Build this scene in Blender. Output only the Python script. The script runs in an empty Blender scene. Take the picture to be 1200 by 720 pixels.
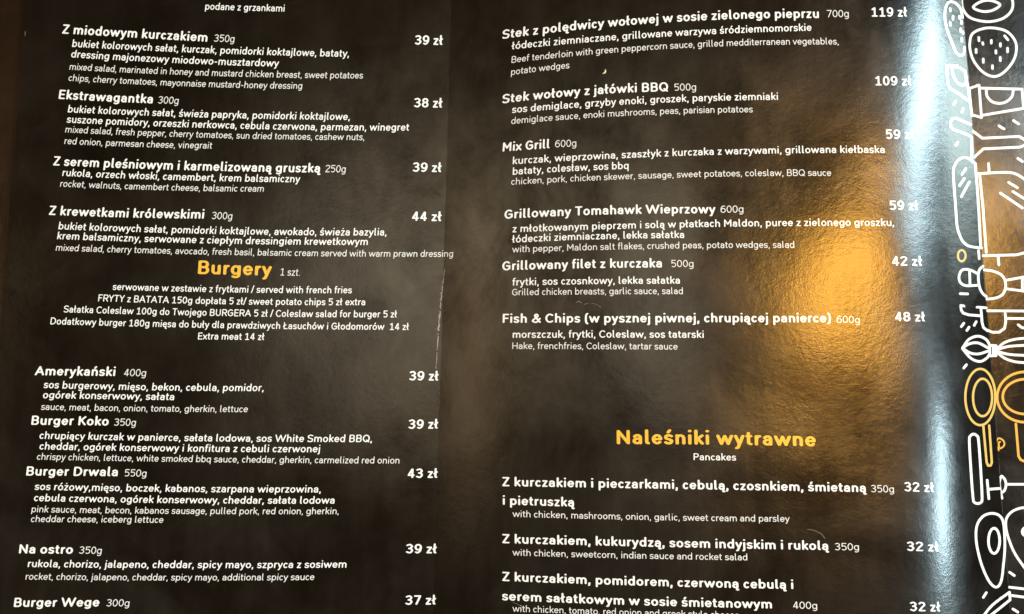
import bpy, math
import numpy as np
from mathutils import Vector, geometry

# ------------------------------------------------------------------ camera
scene = bpy.context.scene
COL = scene.collection
W0, H0, F = 1200.0, 720.0, 1086.0          # photograph's pixel frame and focal length in its pixels
CAM = np.array([0.0, 0.0, 0.38])
PITCH = math.radians(9.5)
cd = bpy.data.cameras.new('camera')
cd.sensor_width = 36.0
cd.lens = 36.0 * F / W0
cd.clip_start, cd.clip_end = 0.01, 50
cam = bpy.data.objects.new('camera', cd)
COL.objects.link(cam)
cam.location = CAM
cam.rotation_euler = (PITCH, 0, 0)
scene.camera = cam
cd.dof.use_dof = False

# ------------------------------------------------------------------ room light
world = bpy.data.worlds.new('World')
scene.world = world
world.use_nodes = True
bg = world.node_tree.nodes['Background']
bg.inputs['Color'].default_value = (1.0, 0.72, 0.46, 1)
bg.inputs['Strength'].default_value = 0.04
scene.view_settings.view_transform = 'Standard'
scene.view_settings.look = 'None'
scene.view_settings.gamma = 1.0
scene.view_settings.exposure = 0.0
scene.render.engine = 'CYCLES'
scene.cycles.max_bounces = 5
scene.cycles.use_denoising = True


def area(name, loc, aim, size, sizey, power, color, spread=180):
    ld = bpy.data.lights.new(name, 'AREA')
    ld.shape = 'RECTANGLE'
    ld.size, ld.size_y = size, sizey
    ld.energy = power
    ld.color = color
    ld.spread = math.radians(spread)
    o = bpy.data.objects.new(name, ld)
    COL.objects.link(o)
    o.location = loc
    o.rotation_euler = (Vector(aim) - Vector(loc)).to_track_quat('-Z', 'Y').to_euler()
    return o


AIM = (0.02, 0.03, 0.0)
LIGHTS = [
    # name, location, size x, size y, watts, colour
    ('unseen_key_light', (-0.7, -1.9, 1.5), 1.0, 1.0, 74.0, (1.0, 0.98, 0.94)),  # added key light out of view, brightens the print without mirroring in the film
    ('window_upper_pane', (1.08, 0.63, 1.0), 0.22, 0.76, 18.5, (0.66, 0.91, 1.0)),
    ('window_lower_pane', (1.03, -0.065, 1.0), 0.14, 0.16, 5.6, (0.66, 0.91, 1.0)),
    ('window_side_pane', (1.45, 0.60, 0.60), 0.30, 0.34, 5.0, (0.75, 0.97, 0.95)),
    ('pendant_lamp', (0.455, 0.29, 1.2), 0.14, 0.30, 6.0, (1.0, 0.47, 0.065)),
    ('ceiling_panel', (-0.10, 0.34, 1.6), 0.30, 0.40, 0.6, (1.0, 0.86, 0.66)),
    ('fold_fill_panel', (-1.1, 0.25, 1.2), 0.50, 0.32, 0.7, (1.0, 0.64, 0.32)),  # added unseen panel, lifts the brown sheen on the page beside the fold
]

# ------------------------------------------------------------------ shapes of the sheets (metres)
P2M = 0.35e-3


def rays(px, py):
    """Directions through pixels of the photograph's frame."""
    px, py = np.asarray(px, float), np.asarray(py, float)
    dx = (px - W0 / 2) / F
    dy = -(py - H0 / 2) / F
    c, s = math.cos(PITCH), math.sin(PITCH)
    return np.stack([dx, dy * c + s, dy * s - c], -1)


def on_plane(px, py, z=0.0):
    d = rays(px, py)
    t = (z - CAM[2]) / d[..., 2]
    return CAM + d * t[..., None]


def line_of(x0, y0, x1, y1, z):
    a, b = on_plane(x0, y0, z), on_plane(x1, y1, z)
    k = (b[0] - a[0]) / (b[1] - a[1])
    return lambda Y: a[0] + k * (Y - a[1])


SPINE = line_of(529, 0, 508, 720, 0.0)
CURL = line_of(1081, 0, 1115, 720, 0.028)
LEFT_EDGE = line_of(31, 0, 5, 340, 0.008)


def ripple(X, Y):
    return (0.00022 * np.sin(31 * X + 9 * Y + 1.0) * np.sin(47 * Y + 5 * X)
            + 0.00010 * np.sin(83 * X - 37 * Y + .6) + 0.00006 * np.sin(120 * Y + 60 * X + 2))


CS, CW = 0.42, 0.0066


def z_right(X, Y):
    s = np.maximum(X - SPINE(Y), 0)
    base = 0.032 * (1 - np.exp(-s / 0.075))
    t = (X - CURL(Y)) / CW
    drop = CS * CW * (np.logaddexp(0, t))          # slope goes smoothly from 0 to -CS past the curl
    w = np.clip(s / 0.03, 0, 1)
    return base - drop + w * ripple(X, Y)


def z_left(X, Y):
    s = np.maximum(SPINE(Y) - X, 0)
    w = np.clip(s / 0.02, 0, 1)
    return 0.010 * (s / 0.17) ** 1.35 / (1 + 0.25 * (s / 0.17) ** 2) + w * ripple(X + .3, Y)


def z_under(X, Y):
    e = EDGE(Y)
    zt = z_right(np.minimum(X, e), Y)
    d = np.maximum(X - e, 0)
    return zt - 0.0011 + 0.062 * d


def z_cover(X, Y):
    e = LEFT_EDGE(Y)
    return z_left(np.maximum(X, e), Y) - 0.0026 - 0.02 * np.minimum(X - e, 0)


def cast(px, py, zf):
    """Where the sight line through a pixel meets a sheet."""
    d = rays(px, py)
    t = (0.01 - CAM[2]) / d[..., 2]
    for _ in range(40):
        p = CAM + d * t[..., None]
        t = t + 0.8 * (zf(p[..., 0], p[..., 1]) - p[..., 2]) / d[..., 2]
    p = CAM + d * t[..., None]
    return p


def normal_at(p, zf):
    e = 2e-4
    x, y = p[..., 0], p[..., 1]
    gx = (zf(x + e, y) - zf(x - e, y)) / (2 * e)
    gy = (zf(x, y + e) - zf(x, y - e)) / (2 * e)
    n = np.stack([-gx, -gy, np.ones_like(gx)], -1)
    return n / np.linalg.norm(n, axis=-1, keepdims=True)


def edge_line():
    a, b = cast(np.array([1127.0, 1184.0]), np.array([0.0, 720.0]), z_right)
    k = (b[0] - a[0]) / (b[1] - a[1])
    return lambda Y: a[0] + k * (Y - a[1])


EDGE = edge_line()


def z_spread(X, Y):
    return np.where(X < SPINE(Y), z_left(X, Y), z_right(X, Y))


def mirror_dir(px, py, zf):
    p = cast(np.array(float(px)), np.array(float(py)), zf)
    n = normal_at(p, zf)
    d = p - CAM
    d = d / np.linalg.norm(d)
    return p, d - 2 * np.dot(d, n) * n


# ------------------------------------------------------------------ materials
def new_mat(name):
    m = bpy.data.materials.new(name)
    m.use_nodes = True
    nt = m.node_tree
    return m, nt, nt.nodes['Principled BSDF']


def N(nt, kind, **kw):
    n = nt.nodes.new(kind)
    for k, v in kw.items():
        if k in n.inputs:
            n.inputs[k].default_value = v
        else:
            setattr(n, k, v)
    return n


def film_finish(nt, bsdf, r0=0.17, r1=0.27, bump=0.26):
    """The matt-gloss film over the print: orange-peel grain, wiped streaks, smudges."""
    L = nt.links.new
    tc = N(nt, 'ShaderNodeTexCoord')
    # streaks wiped up and down the sheet
    mp = N(nt, 'ShaderNodeMapping')
    mp.inputs['Scale'].default_value = (150, 17, 20)
    L(tc.outputs['Object'], mp.inputs['Vector'])
    st = N(nt, 'ShaderNodeTexNoise', Scale=1.0, Detail=4.0, Roughness=0.6)
    L(mp.outputs[0], st.inputs['Vector'])
    sm = N(nt, 'ShaderNodeTexNoise', Scale=22.0, Detail=5.0, Roughness=0.62, Distortion=0.6)
    L(tc.outputs['Object'], sm.inputs['Vector'])
    mix = N(nt, 'ShaderNodeMath', operation='MULTIPLY_ADD')
    L(st.outputs['Fac'], mix.inputs[0])
    mix.inputs[1].default_value = 0.26
    mul = N(nt, 'ShaderNodeMath', operation='MULTIPLY')
    L(sm.outputs['Fac'], mul.inputs[0])
    mul.inputs[1].default_value = 0.94
    L(mul.outputs[0], mix.inputs[2])
    mr = N(nt, 'ShaderNodeMapRange')
    mr.inputs['From Min'].default_value = 0.42
    mr.inputs['From Max'].default_value = 0.80
    mr.inputs['To Min'].default_value = r0
    mr.inputs['To Max'].default_value = r1
    L(mix.outputs[0], mr.inputs['Value'])
    L(mr.outputs[0], bsdf.inputs['Roughness'])
    sp = N(nt, 'ShaderNodeMapRange')
    sp.inputs['From Min'].default_value = 0.40
    sp.inputs['From Max'].default_value = 0.80
    sp.inputs['To Min'].default_value = 0.50
    sp.inputs['To Max'].default_value = 1.0
    L(mix.outputs[0], sp.inputs['Value'])
    L(sp.outputs[0], bsdf.inputs['Specular IOR Level'])
    # grain relief
    g = N(nt, 'ShaderNodeTexNoise', Scale=1500.0, Detail=3.0, Roughness=0.6)
    L(tc.outputs['Object'], g.inputs['Vector'])
    g2 = N(nt, 'ShaderNodeTexNoise', Scale=420.0, Detail=2.0, Roughness=0.5)
    L(tc.outputs['Object'], g2.inputs['Vector'])
    ad = N(nt, 'ShaderNodeMath', operation='MULTIPLY_ADD')
    L(g2.outputs['Fac'], ad.inputs[0])
    ad.inputs[1].default_value = 1.3
    L(g.outputs['Fac'], ad.inputs[2])
    b = N(nt, 'ShaderNodeBump', Strength=bump, Distance=0.00012)
    L(ad.outputs[0], b.inputs['Height'])
    L(b.outputs[0], bsdf.inputs['Normal'])
    return mix


def sheet_material(name, dark, light, haze=None, **kw):
    m, nt, b = new_mat(name)
    mix = film_finish(nt, b, **kw)
    cr = N(nt, 'ShaderNodeValToRGB')
    cr.color_ramp.elements[0].position = 0.42
    cr.color_ramp.elements[1].position = 0.80
    cr.color_ramp.elements[0].color = (*dark, 1)
    cr.color_ramp.elements[1].color = (*light, 1)
    L = nt.links.new
    L(mix.outputs[0], cr.inputs['Fac'])
    if haze is None:
        L(cr.outputs['Color'], b.inputs['Base Color'])
        return m
    # ceiling reflection near the fold painted in as pale haze, broken by film-wear patches
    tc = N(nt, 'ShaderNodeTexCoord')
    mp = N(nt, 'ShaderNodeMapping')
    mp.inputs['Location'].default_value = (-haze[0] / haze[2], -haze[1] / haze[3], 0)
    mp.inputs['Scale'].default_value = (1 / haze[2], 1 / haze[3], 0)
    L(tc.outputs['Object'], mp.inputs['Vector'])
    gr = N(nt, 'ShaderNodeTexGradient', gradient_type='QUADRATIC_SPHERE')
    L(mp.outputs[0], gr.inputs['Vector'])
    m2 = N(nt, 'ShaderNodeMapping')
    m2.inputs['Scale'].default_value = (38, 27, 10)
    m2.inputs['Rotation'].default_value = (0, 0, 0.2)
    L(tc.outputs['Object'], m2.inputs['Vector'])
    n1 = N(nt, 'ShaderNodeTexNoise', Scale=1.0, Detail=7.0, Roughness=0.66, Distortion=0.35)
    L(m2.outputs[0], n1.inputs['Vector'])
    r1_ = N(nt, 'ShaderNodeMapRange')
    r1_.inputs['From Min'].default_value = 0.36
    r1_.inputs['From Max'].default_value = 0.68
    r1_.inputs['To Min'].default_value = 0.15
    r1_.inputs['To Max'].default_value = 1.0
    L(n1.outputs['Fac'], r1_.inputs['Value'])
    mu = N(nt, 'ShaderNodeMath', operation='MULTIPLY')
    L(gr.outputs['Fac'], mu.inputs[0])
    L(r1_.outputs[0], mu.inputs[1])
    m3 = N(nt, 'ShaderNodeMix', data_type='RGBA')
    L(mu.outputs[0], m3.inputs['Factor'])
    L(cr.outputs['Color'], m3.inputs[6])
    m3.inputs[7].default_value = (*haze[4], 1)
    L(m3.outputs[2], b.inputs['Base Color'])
    return m


def ink_material(name, color, **kw):
    m, nt, b = new_mat(name)
    film_finish(nt, b, **kw)
    b.inputs['Base Color'].default_value = (*color, 1)
    return m


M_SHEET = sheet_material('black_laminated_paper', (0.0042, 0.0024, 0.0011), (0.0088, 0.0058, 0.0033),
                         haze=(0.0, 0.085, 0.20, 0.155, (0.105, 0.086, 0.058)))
M_COVER = sheet_material('brown_black_laminated_paper', (0.011, 0.0052, 0.0020), (0.018, 0.0088, 0.0034))
M_WHITE = ink_material('white_ink', (0.82, 0.81, 0.78))
M_PALE = ink_material('pale_grey_ink', (0.74, 0.72, 0.68))
M_YELLOW = ink_material('yellow_ink', (0.80, 0.43, 0.05))
M_PALEY = ink_material('pale_yellow_ink', (0.68, 0.43, 0.12))
M_AMBER = ink_material('amber_ink', (0.72, 0.38, 0.07))
m, nt, b = new_mat('bare_paper_fibre')
b.inputs['Base Color'].default_value = (0.30, 0.27, 0.23, 1)
b.inputs['Roughness'].default_value = 0.8
M_WORN = m
m, nt, b = new_mat('scratched_film')
b.inputs['Base Color'].default_value = (0.16, 0.14, 0.11, 1)
b.inputs['Roughness'].default_value = 0.7
M_SCUFF = m
m, nt, b = new_mat('paper_core')
b.inputs['Base Color'].default_value = (0.02, 0.016, 0.012, 1)
b.inputs['Roughness'].default_value = 0.6
M_CORE = m
m, nt, b = new_mat('bread_crumb')
b.inputs['Base Color'].default_value = (0.72, 0.62, 0.42, 1)
b.inputs['Roughness'].default_value = 0.7
M_CRUMB = m
m, nt, b = new_mat('dark_stained_wood')
tc = N(nt, 'ShaderNodeTexCoord')
mp = N(nt, 'ShaderNodeMapping')
mp.inputs['Scale'].default_value = (6, 70, 6)
nz = N(nt, 'ShaderNodeTexNoise', Scale=2.0, Detail=6.0, Distortion=0.8)
cr = N(nt, 'ShaderNodeValToRGB')
cr.color_ramp.elements[0].color = (0.012, 0.006, 0.003, 1)
cr.color_ramp.elements[1].color = (0.05, 0.026, 0.012, 1)
nt.links.new(tc.outputs['Object'], mp.inputs['Vector'])
nt.links.new(mp.outputs[0], nz.inputs['Vector'])
nt.links.new(nz.outputs['Fac'], cr.inputs['Fac'])
nt.links.new(cr.outputs['Color'], b.inputs['Base Color'])
b.inputs['Roughness'].default_value = 0.45
M_WOOD = m


# ------------------------------------------------------------------ mesh helpers
def link_mesh(name, verts, faces, mat, parent=None, smooth=True):
    me = bpy.data.meshes.new(name)
    me.from_pydata([tuple(map(float, v)) for v in verts], [], [tuple(map(int, f)) for f in faces])
    me.materials.append(mat)
    if smooth:
        me.polygons.foreach_set('use_smooth', [True] * len(me.polygons))
    me.update()
    o = bpy.data.objects.new(name, me)
    COL.objects.link(o)
    if parent is not None:
        o.parent = parent
    return o


def sheet(name, xa, xb, zf, ya, yb, nx, ny, thick, mat, parent, warp=None, all_sharp=True):
    """A page of real thickness between two side lines, bent to the height function."""
    us = np.linspace(0, 1, nx)
    if warp:
        us = warp(us)
    Ys = np.linspace(ya, yb, ny)
    vs = []
    for Y in Ys:
        X = xa(Y) + (xb(Y) - xa(Y)) * us
        vs += [(x, Y, z) for x, z in zip(X, zf(X, np.full_like(X, Y)))]
    n = len(vs)
    vs += [(x, y, z - thick) for x, y, z in vs]
    fs = []
    for j in range(ny - 1):
        for i in range(nx - 1):
            a = j * nx + i
            fs.append((a, a + 1, a + nx + 1, a + nx))
            fs.append((n + a, n + a + nx, n + a + nx + 1, n + a + 1))
    top = len(fs)
    ring = ([i for i in range(nx)] + [j * nx + nx - 1 for j in range(1, ny)]
            + [(ny - 1) * nx + i for i in range(nx - 2, -1, -1)] + [j * nx for j in range(ny - 2, 0, -1)])
    for k, a in enumerate(ring):
        c = ring[(k + 1) % len(ring)]
        fs.append((a, n + a, n + c, c))
    o = link_mesh(name, vs, fs, mat, parent)
    o.data.materials.append(M_CORE)
    for p in o.data.polygons[top:]:
        p.material_index = 1
        p.use_smooth = False
    at = o.data.attributes.new('sharp_edge', 'BOOLEAN', 'EDGE')
    ringset = set(ring) | {n + a for a in ring}
    for e in o.data.edges:
        a, c = e.vertices
        if a in ringset and c in ringset and (a % nx == 0 or all_sharp):
            at.data[e.index].value = True
    return o


# ------------------------------------------------------------------ strokes to flat, non-overlapping faces
def caps(c, r, n=10):
    return [(c[0] + r * math.cos(2 * math.pi * k / n), c[1] + r * math.sin(2 * math.pi * k / n)) for k in range(n)]


def stroke_faces(lines, w, cap=10):
    """Each line: list of points (closed if first == last). Returns merged triangles covering the round-ended strokes."""
    V, Fc, SEG = [], [], []

    def poly(pts):
        a = 0
        for (x0, y0), (x1, y1) in zip(pts, pts[1:] + pts[:1]):
            a += x0 * y1 - x1 * y0
        if abs(a) < 1e-7 * w * w:
            return
        if a < 0:
            pts = pts[::-1]
        k = len(V)
        V.extend(pts)
        Fc.append(list(range(k, k + len(pts))))

    for ln in lines:
        r = w / 2
        if isinstance(ln, tuple) and ln[0] == 'dot':
            poly(caps(ln[1], ln[2], 12))
            SEG.append((np.array(ln[1], float), np.array(ln[1], float), ln[2]))
            continue
        if isinstance(ln, tuple) and ln[0] == 'w':
            r, ln = ln[1] / 2, ln[2]
        P = [np.array(p, float) for p in ln]
        Q = [P[0]]
        for p in P[1:]:
            if np.linalg.norm(p - Q[-1]) > 1e-6:
                Q.append(p)
        P = Q
        closed = len(P) > 3 and np.linalg.norm(P[0] - P[-1]) < 1e-6
        if closed:
            P = P[:-1]
        n = len(P)
        segs = [(i, (i + 1) % n) for i in range(n if closed else n - 1)]
        D = {}
        for i, j in segs:
            d = P[j] - P[i]
            D[i] = d / np.linalg.norm(d)
            SEG.append((P[i], P[j], r))
        off_s, off_e = {}, {}
        for i, j in segs:
            nn = np.array([-D[i][1], D[i][0]])
            off_s[i], off_e[j] = nn, nn
        for i in range(n):
            if i in off_s and i in off_e:
                c = float(np.dot(off_s[i], off_e[i]))
                if c > 0.80:
                    m_ = off_s[i] + off_e[i]
                    m_ = m_ / (1 + c)
                    off_s[i] = off_e[i] = m_
                else:
                    poly([tuple(q) for q in caps(P[i], r, cap)])
        for i, j in segs:
            a, b2 = off_s[i] * r, off_e[j] * r
            poly([tuple(P[i] + a), tuple(P[j] + b2), tuple(P[j] - b2), tuple(P[i] - a)])
        if not closed:
            for i in (0, n - 1):
                poly([tuple(q) for q in caps(P[i], r, cap)])
    E_ = [(f[k], f[(k + 1) % len(f)]) for f in Fc for k in range(len(f))]
    vs, es, fs, ov, oe, of = geometry.delaunay_2d_cdt([Vector(v) for v in V], E_, [], 0, w * 1e-4)
    vv = np.array([(v[0], v[1]) for v in vs])
    ff = np.array([f[:3] for f in fs])
    a, b2, c = vv[ff[:, 0]], vv[ff[:, 1]], vv[ff[:, 2]]
    ar = (b2[:, 0] - a[:, 0]) * (c[:, 1] - a[:, 1]) - (c[:, 0] - a[:, 0]) * (b2[:, 1] - a[:, 1])
    cen = (a + b2 + c) / 3
    best = np.full(len(cen), 1e9)
    for p, q, r in SEG:
        d = q - p
        t = np.clip(((cen - p) @ d) / max(d @ d, 1e-12), 0, 1)
        best = np.minimum(best, np.linalg.norm(cen - (p + t[:, None] * d), axis=1) - r)
    tri = [tuple(f) if s_ > 0 else tuple(f[::-1]) for f, s_, g_ in zip(ff.tolist(), ar, best) if g_ < 0 and abs(s_) > 1e-9]
    return np.array([(v[0], v[1]) for v in vs]), tri


def ell(cx, cy, rx, ry, a0=0, a1=360, n=None):
    n = n or max(3, int(abs(a1 - a0) / 20))
    return [(cx + rx * math.cos(math.radians(a0 + (a1 - a0) * k / n)),
             cy + ry * math.sin(math.radians(a0 + (a1 - a0) * k / n))) for k in range(n + 1)]


def spl(pts, n=5, closed=False):
    """Smooth curve through points."""
    P = [np.array(p, float) for p in pts]
    m_ = len(P)
    out = []
    rng = range(m_ if closed else m_ - 1)
    for i in rng:
        p1, p2 = P[i], P[(i + 1) % m_]
        p0 = P[(i - 1) % m_] if (closed or i > 0) else 2 * p1 - p2
        p3 = P[(i + 2) % m_] if (closed or i < m_ - 2) else 2 * p2 - p1
        for k in range(n):
            t = k / n
            out.append(tuple(0.5 * ((2 * p1) + (-p0 + p2) * t + (2 * p0 - 5 * p1 + 4 * p2 - p3) * t * t
                                    + (-p0 + 3 * p1 - 3 * p2 + p3) * t ** 3)))
    out.append(out[0] if closed else tuple(P[-1]))
    return out


# ------------------------------------------------------------------ the rounded typeface, drawn as strokes (1000 units per em)
XH, CAP, ASC, DSC = 506, 705, 742, -205


def thin(w):
    """Level strokes are thinner than upright ones, more so in the bold weights."""
    return 0.90 - (w - 70) * 0.0024


def glyph(ch, w):
    h = w / 2
    SB, RB, DB = 72, 42, 16                        # side bearings: stem, round, diagonal
    hy = h * thin(w)
    b, t, mid = hy, XH - hy, XH / 2
    C, A = CAP - hy, ASC - hy
    x = w - 76                                     # growth of bold letters

    def span(adv, lt, rt):
        adv = adv + x * 0.45
        return adv, lt + h, adv - rt - h
    mark = None
    base = ch
    for k, (bs, mk) in {'ą': ('a', 'o'), 'ę': ('e', 'o'), 'ś': ('s', 'a'), 'ć': ('c', 'a'), 'ń': ('n', 'a'),
                        'ó': ('o', 'a'), 'ź': ('z', 'a'), 'ż': ('z', 'd'), 'ł': ('l', 'l'), 'Ł': ('L', 'L'),
                        'Ó': ('O', 'a')}.items():
        if ch == k:
            base, mark = bs, mk
    S = []
    g = base
    if g == ' ':
        return 262, []
    if g in 'oce':
        adv, l, r = span({'o': 566, 'c': 478, 'e': 545}[g], RB, RB if g == 'o' else 34)
        cx, rx, ry = (l + r) / 2, (r - l) / 2, (t - b) / 2
        if g == 'o':
            S.append(ell(cx, mid, rx, ry))
        elif g == 'c':
            rx = rx * 1.08
            S.append(ell(l + rx, mid, rx, ry, 48, 312, 14))
        else:
            S.append([(l, mid + 6), (r, mid + 6)])
            S.append(ell(cx, mid, rx, ry, 2, 318, 17))
    elif g == 'a':
        adv, l, r = span(528, 40, SB - 4)
        cx = (l + r) / 2
        yb = XH * .55
        ry = (yb - b) / 2
        S.append([(r, b)] + [(r, t - (r - l) * .42)] + ell(cx + 6, t - (r - l) * .42, r - cx - 6, (r - l) * .42, 12, 158, 8))
        S.append([(r, yb), (cx - 4, yb)] + ell(cx - 8, b + ry, cx - 8 - l, ry, 90, 270, 8) + ell(cx - 8, b + (r - l) * .42, r - cx + 8, (r - l) * .42, 280, 355, 4))
    elif g in 'bdpq':
        adv, l, r = span(588, SB if g in 'bp' else RB, RB if g in 'bp' else SB)
        cx, rx, ry = (l + r) / 2, (r - l) / 2, (t - b) / 2
        S.append(ell(cx, mid, rx, ry))
        X0 = l if g in 'bp' else r
        S.append([(X0, b if g in 'bd' else DSC + hy), (X0, A if g in 'bd' else t)])
    elif g == 'g':
        adv, l, r = span(588, RB, SB)
        cx, rx, ry = (l + r) / 2, (r - l) / 2, (t - b - 6) / 2
        S.append(ell(cx, t - ry, rx, ry))
        S.append([(r, t), (r, 0)] + ell(cx, -10 + h * .2, rx, 190 - h * .9, 0, -135, 8))
    elif g in 'hnmru':
        adv, l, r = span({'h': 574, 'n': 574, 'm': 866, 'r': 372, 'u': 572}[g], SB, SB - 6)
        if g == 'u':
            ry = (r - l) * .47
            S.append([(l, t)] + [(l, b + ry)] + ell((l + r) / 2, b + ry, (r - l) / 2, ry, 180, 360, 9)[1:] + [(r, t)])
            S.append([(r, t), (r, b)])
        elif g == 'r':
            S.append([(l, b), (l, t)])
            R = 372 + x * .45 - 18 - h
            S.append(spl([(l, t - 175), (l + 35, t - 78), (l + (R - l) * .55, t - 14), (R, t + 2)], 3))
        else:
            S.append([(l, b), (l, A if g == 'h' else t)])
            xs = [l, r] if g != 'm' else [l, (l + r) / 2, r]
            for p, q in zip(xs, xs[1:]):
                ry = min((q - p) * .5, 175)
                S.append([(p, t - ry)] + ell((p + q) / 2, t - ry, (q - p) / 2, ry, 180, 0, 9)[1:] + [(q, b)])
    elif g in 'iIj':
        adv, l, r = span(246 if g != 'I' else 268, SB, SB)
        l = adv / 2
        if g == 'I':
            S.append([(l, b), (l, C)])
        elif g == 'i':
            S.append([(l, b), (l, t)])
        else:
            S.append([(l, t), (l, -60)] + spl([(l, -60), (l - 22, -128), (l - 78, DSC + hy + 4)], 3)[1:])
        if g != 'I':
            S.append(('dot', (l, 672), max(h * 1.12, 48)))
    elif g == 'l':
        adv, l, r = span(312, SB, 20)
        S.append([(l, A), (l, 130)] + spl([(l, 130), (l + 14, b + 26), (l + 78, b + 2)], 3)[1:])
    elif g == 'k':
        adv, l, r = span(512, SB, 22)
        S += [[(l, b), (l, A)], [(r - 6, t), (l, mid - 20)], [(l + (r - l) * .33, mid + 28), (r, b)]]
    elif g == 't':
        adv, l, r = span(352, 22, 26)
        xs = l + (r - l) * .38
        S.append([(l, t), (r - 8, t)])
        S.append([(xs, t + 150), (xs, 150)] + spl([(xs, 150), (xs + 22, b + 36), (r, b + 4)], 4)[1:])
    elif g == 'f':
        adv, l, r = span(336, 22, 6)
        xs = l + (r - l) * .36
        S.append([(l, t), (r - 16, t)])
        S.append([(xs, b), (xs, A - 130)] + spl([(xs, A - 130), (xs + 26, A - 30), (r + 4, A)], 4)[1:])
    elif g == 's':
        adv, l, r = span(474, 38, 34)
        cx = (l + r) / 2
        S.append(spl([(r - 8, t - 42), (cx + 40, t - 4), (cx - 30, t), (l + 14, t - 52), (l + 34, mid + 38), (cx, mid + 4),
                      (r - 22, mid - 42), (r, mid - 92), (r - 46, b + 14), (cx - 10, b), (l + 50, b + 12), (l, b + 48)], 2))
    elif g in 'vwxyz':
        adv, l, r = span({'v': 500, 'w': 800, 'x': 496, 'y': 500, 'z': 462}[g], DB if g != 'z' else 44, DB if g != 'z' else 40)
        if g == 'v':
            S.append([(l, t), ((l + r) / 2, b), (r, t)])
        elif g == 'w':
            q = (r - l) / 4
            S.append([(l, t), (l + q, b), (l + 2 * q, t - 10), (l + 3 * q, b), (r, t)])
        elif g == 'x':
            S += [[(l, t), (r, b)], [(r, t), (l, b)]]
        elif g == 'y':
            cx = (l + r) / 2
            S += [[(l, t), (cx, b + 10)], [(r, t), (cx - 62, -116)] + spl([(cx - 62, -116), (cx - 100, DSC + hy + 16), (l + 40, DSC + hy + 2)], 3)[1:]]
        else:
            S.append([(l, t), (r, t), (l, b), (r + 4, b)])
    elif g in 'BPRDEFHLKNMTUYZACGOQSWX':
        ADV = dict(B=652, P=628, R=662, D=726, E=590, F=556, H=734, L=548, K=640, N=744, M=838, T=596, U=712, Y=592, Z=600,
                   A=716, C=678, G=714, O=766, Q=766, S=612, W=1096, X=620)
        rnd = {'C': (46, 30), 'G': (46, 58), 'O': (46, 46), 'Q': (46, 46), 'S': (42, 38)}
        dia = {'T': (22, 22), 'Y': (14, 14), 'A': (20, 20), 'W': (20, 20), 'X': (20, 20), 'Z': (48, 44)}
        sb = rnd.get(g) or dia.get(g) or (SB + 8, {'B': 42, 'P': 34, 'R': 34, 'D': 46, 'E': 40, 'F': 30, 'L': 28, 'K': 22}.get(g, SB + 8))
        adv, l, r = span(ADV[g], *sb)
        cx, cy = (l + r) / 2, (C + b) / 2
        if g in 'EFLDBPRHKNM':
            S.append([(l, b), (l, C)])
        if g in 'EF':
            S += [[(l, C), (r, C)], [(l, cy + 6), (r - 34, cy + 6)]]
        if g in 'EL':
            S.append([(l, b), (r, b)])
        if g == 'D':
            rx = min((r - l) * .62, 330)
            S.append([(l, b), (r - rx, b)] + ell(r - rx, cy, rx, (C - b) / 2, -90, 90, 12) + [(l, C)])
        if g in 'BPR':
            q = cy + (12 if g == 'B' else -18)
            ry = (C - q) / 2
            rr = r - (30 if g == 'B' else 0)
            S.append([(l, C), (rr - ry, C)] + ell(rr - ry, q + ry, ry, ry, 90, -90, 8) + [(l, q)])
            if g == 'B':
                ry = (q - b) / 2
                S.append([(l, q), (r - ry, q)] + ell(r - ry, b + ry, ry, ry, 90, -90, 8) + [(l, b)])
            if g == 'R':
                S.append([(l + (r - l) * .5, q), (r, b)])
        if g == 'H':
            S += [[(r, b), (r, C)], [(l, cy), (r, cy)]]
        if g == 'K':
            S += [[(r - 4, C), (l, cy - 60)], [(l + (r - l) * .34, cy + 30), (r, b)]]
        if g == 'N':
            S += [[(l, C), (r, b)], [(r, b), (r, C)]]
        if g == 'M':
            S += [[(l, C), (cx, b + 210)], [(cx, b + 210), (r, C)], [(r, C), (r, b)]]
        if g == 'T':
            S += [[(l, C), (r, C)], [(cx, C), (cx, b)]]
        if g == 'U':
            ry = (r - l) / 2
            S.append([(l, C), (l, b + ry)] + ell(cx, b + ry, (r - l) / 2, ry, 180, 360, 10)[1:] + [(r, C)])
        if g == 'Y':
            S += [[(l, C), (cx, cy - 40)], [(r, C), (cx, cy - 40)], [(cx, cy - 40), (cx, b)]]
        if g == 'Z':
            S.append([(l, C), (r, C), (l, b), (r + 4, b)])
        if g == 'A':
            S += [[(l, b), (cx, C), (r, b)], [(l + (cx - l) * .36, b + (C - b) * .32), (r - (cx - l) * .36, b + (C - b) * .32)]]
        if g in 'OQ':
            S.append(ell(cx, cy, (r - l) / 2, (C - b) / 2, 0, 360, 22))
            if g == 'Q':
                S.append([(cx + 40, b + 150), (r - 10, b - 20)])
        if g in 'CG':
            rx = (r - l) * (.56 if g == 'C' else .54)
            S.append(ell(l + rx, cy, rx, (C - b) / 2, 48, 312 if g == 'C' else 318, 16))
            if g == 'G':
                S.append([(cx + 40, cy - 8), (r, cy - 8), (r, b + 80)])
        if g == 'S':
            S.append(spl([(r - 10, C - 56), (cx + 50, C - 4), (cx - 40, C), (l + 14, C - 80), (l + 34, cy + 60), (cx, cy + 6),
                          (r - 26, cy - 60), (r, cy - 130), (r - 56, b + 20), (cx - 10, b), (l + 60, b + 14), (l, b + 64)], 2))
        if g == 'W':
            q = (r - l) / 4
            S.append([(l, C), (l + q, b), (l + 2 * q, C - 20), (l + 3 * q, b), (r, C)])
        if g == 'X':
            S += [[(l, C), (r, b)], [(r, C), (l, b)]]
    elif g in '0123456789':
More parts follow.
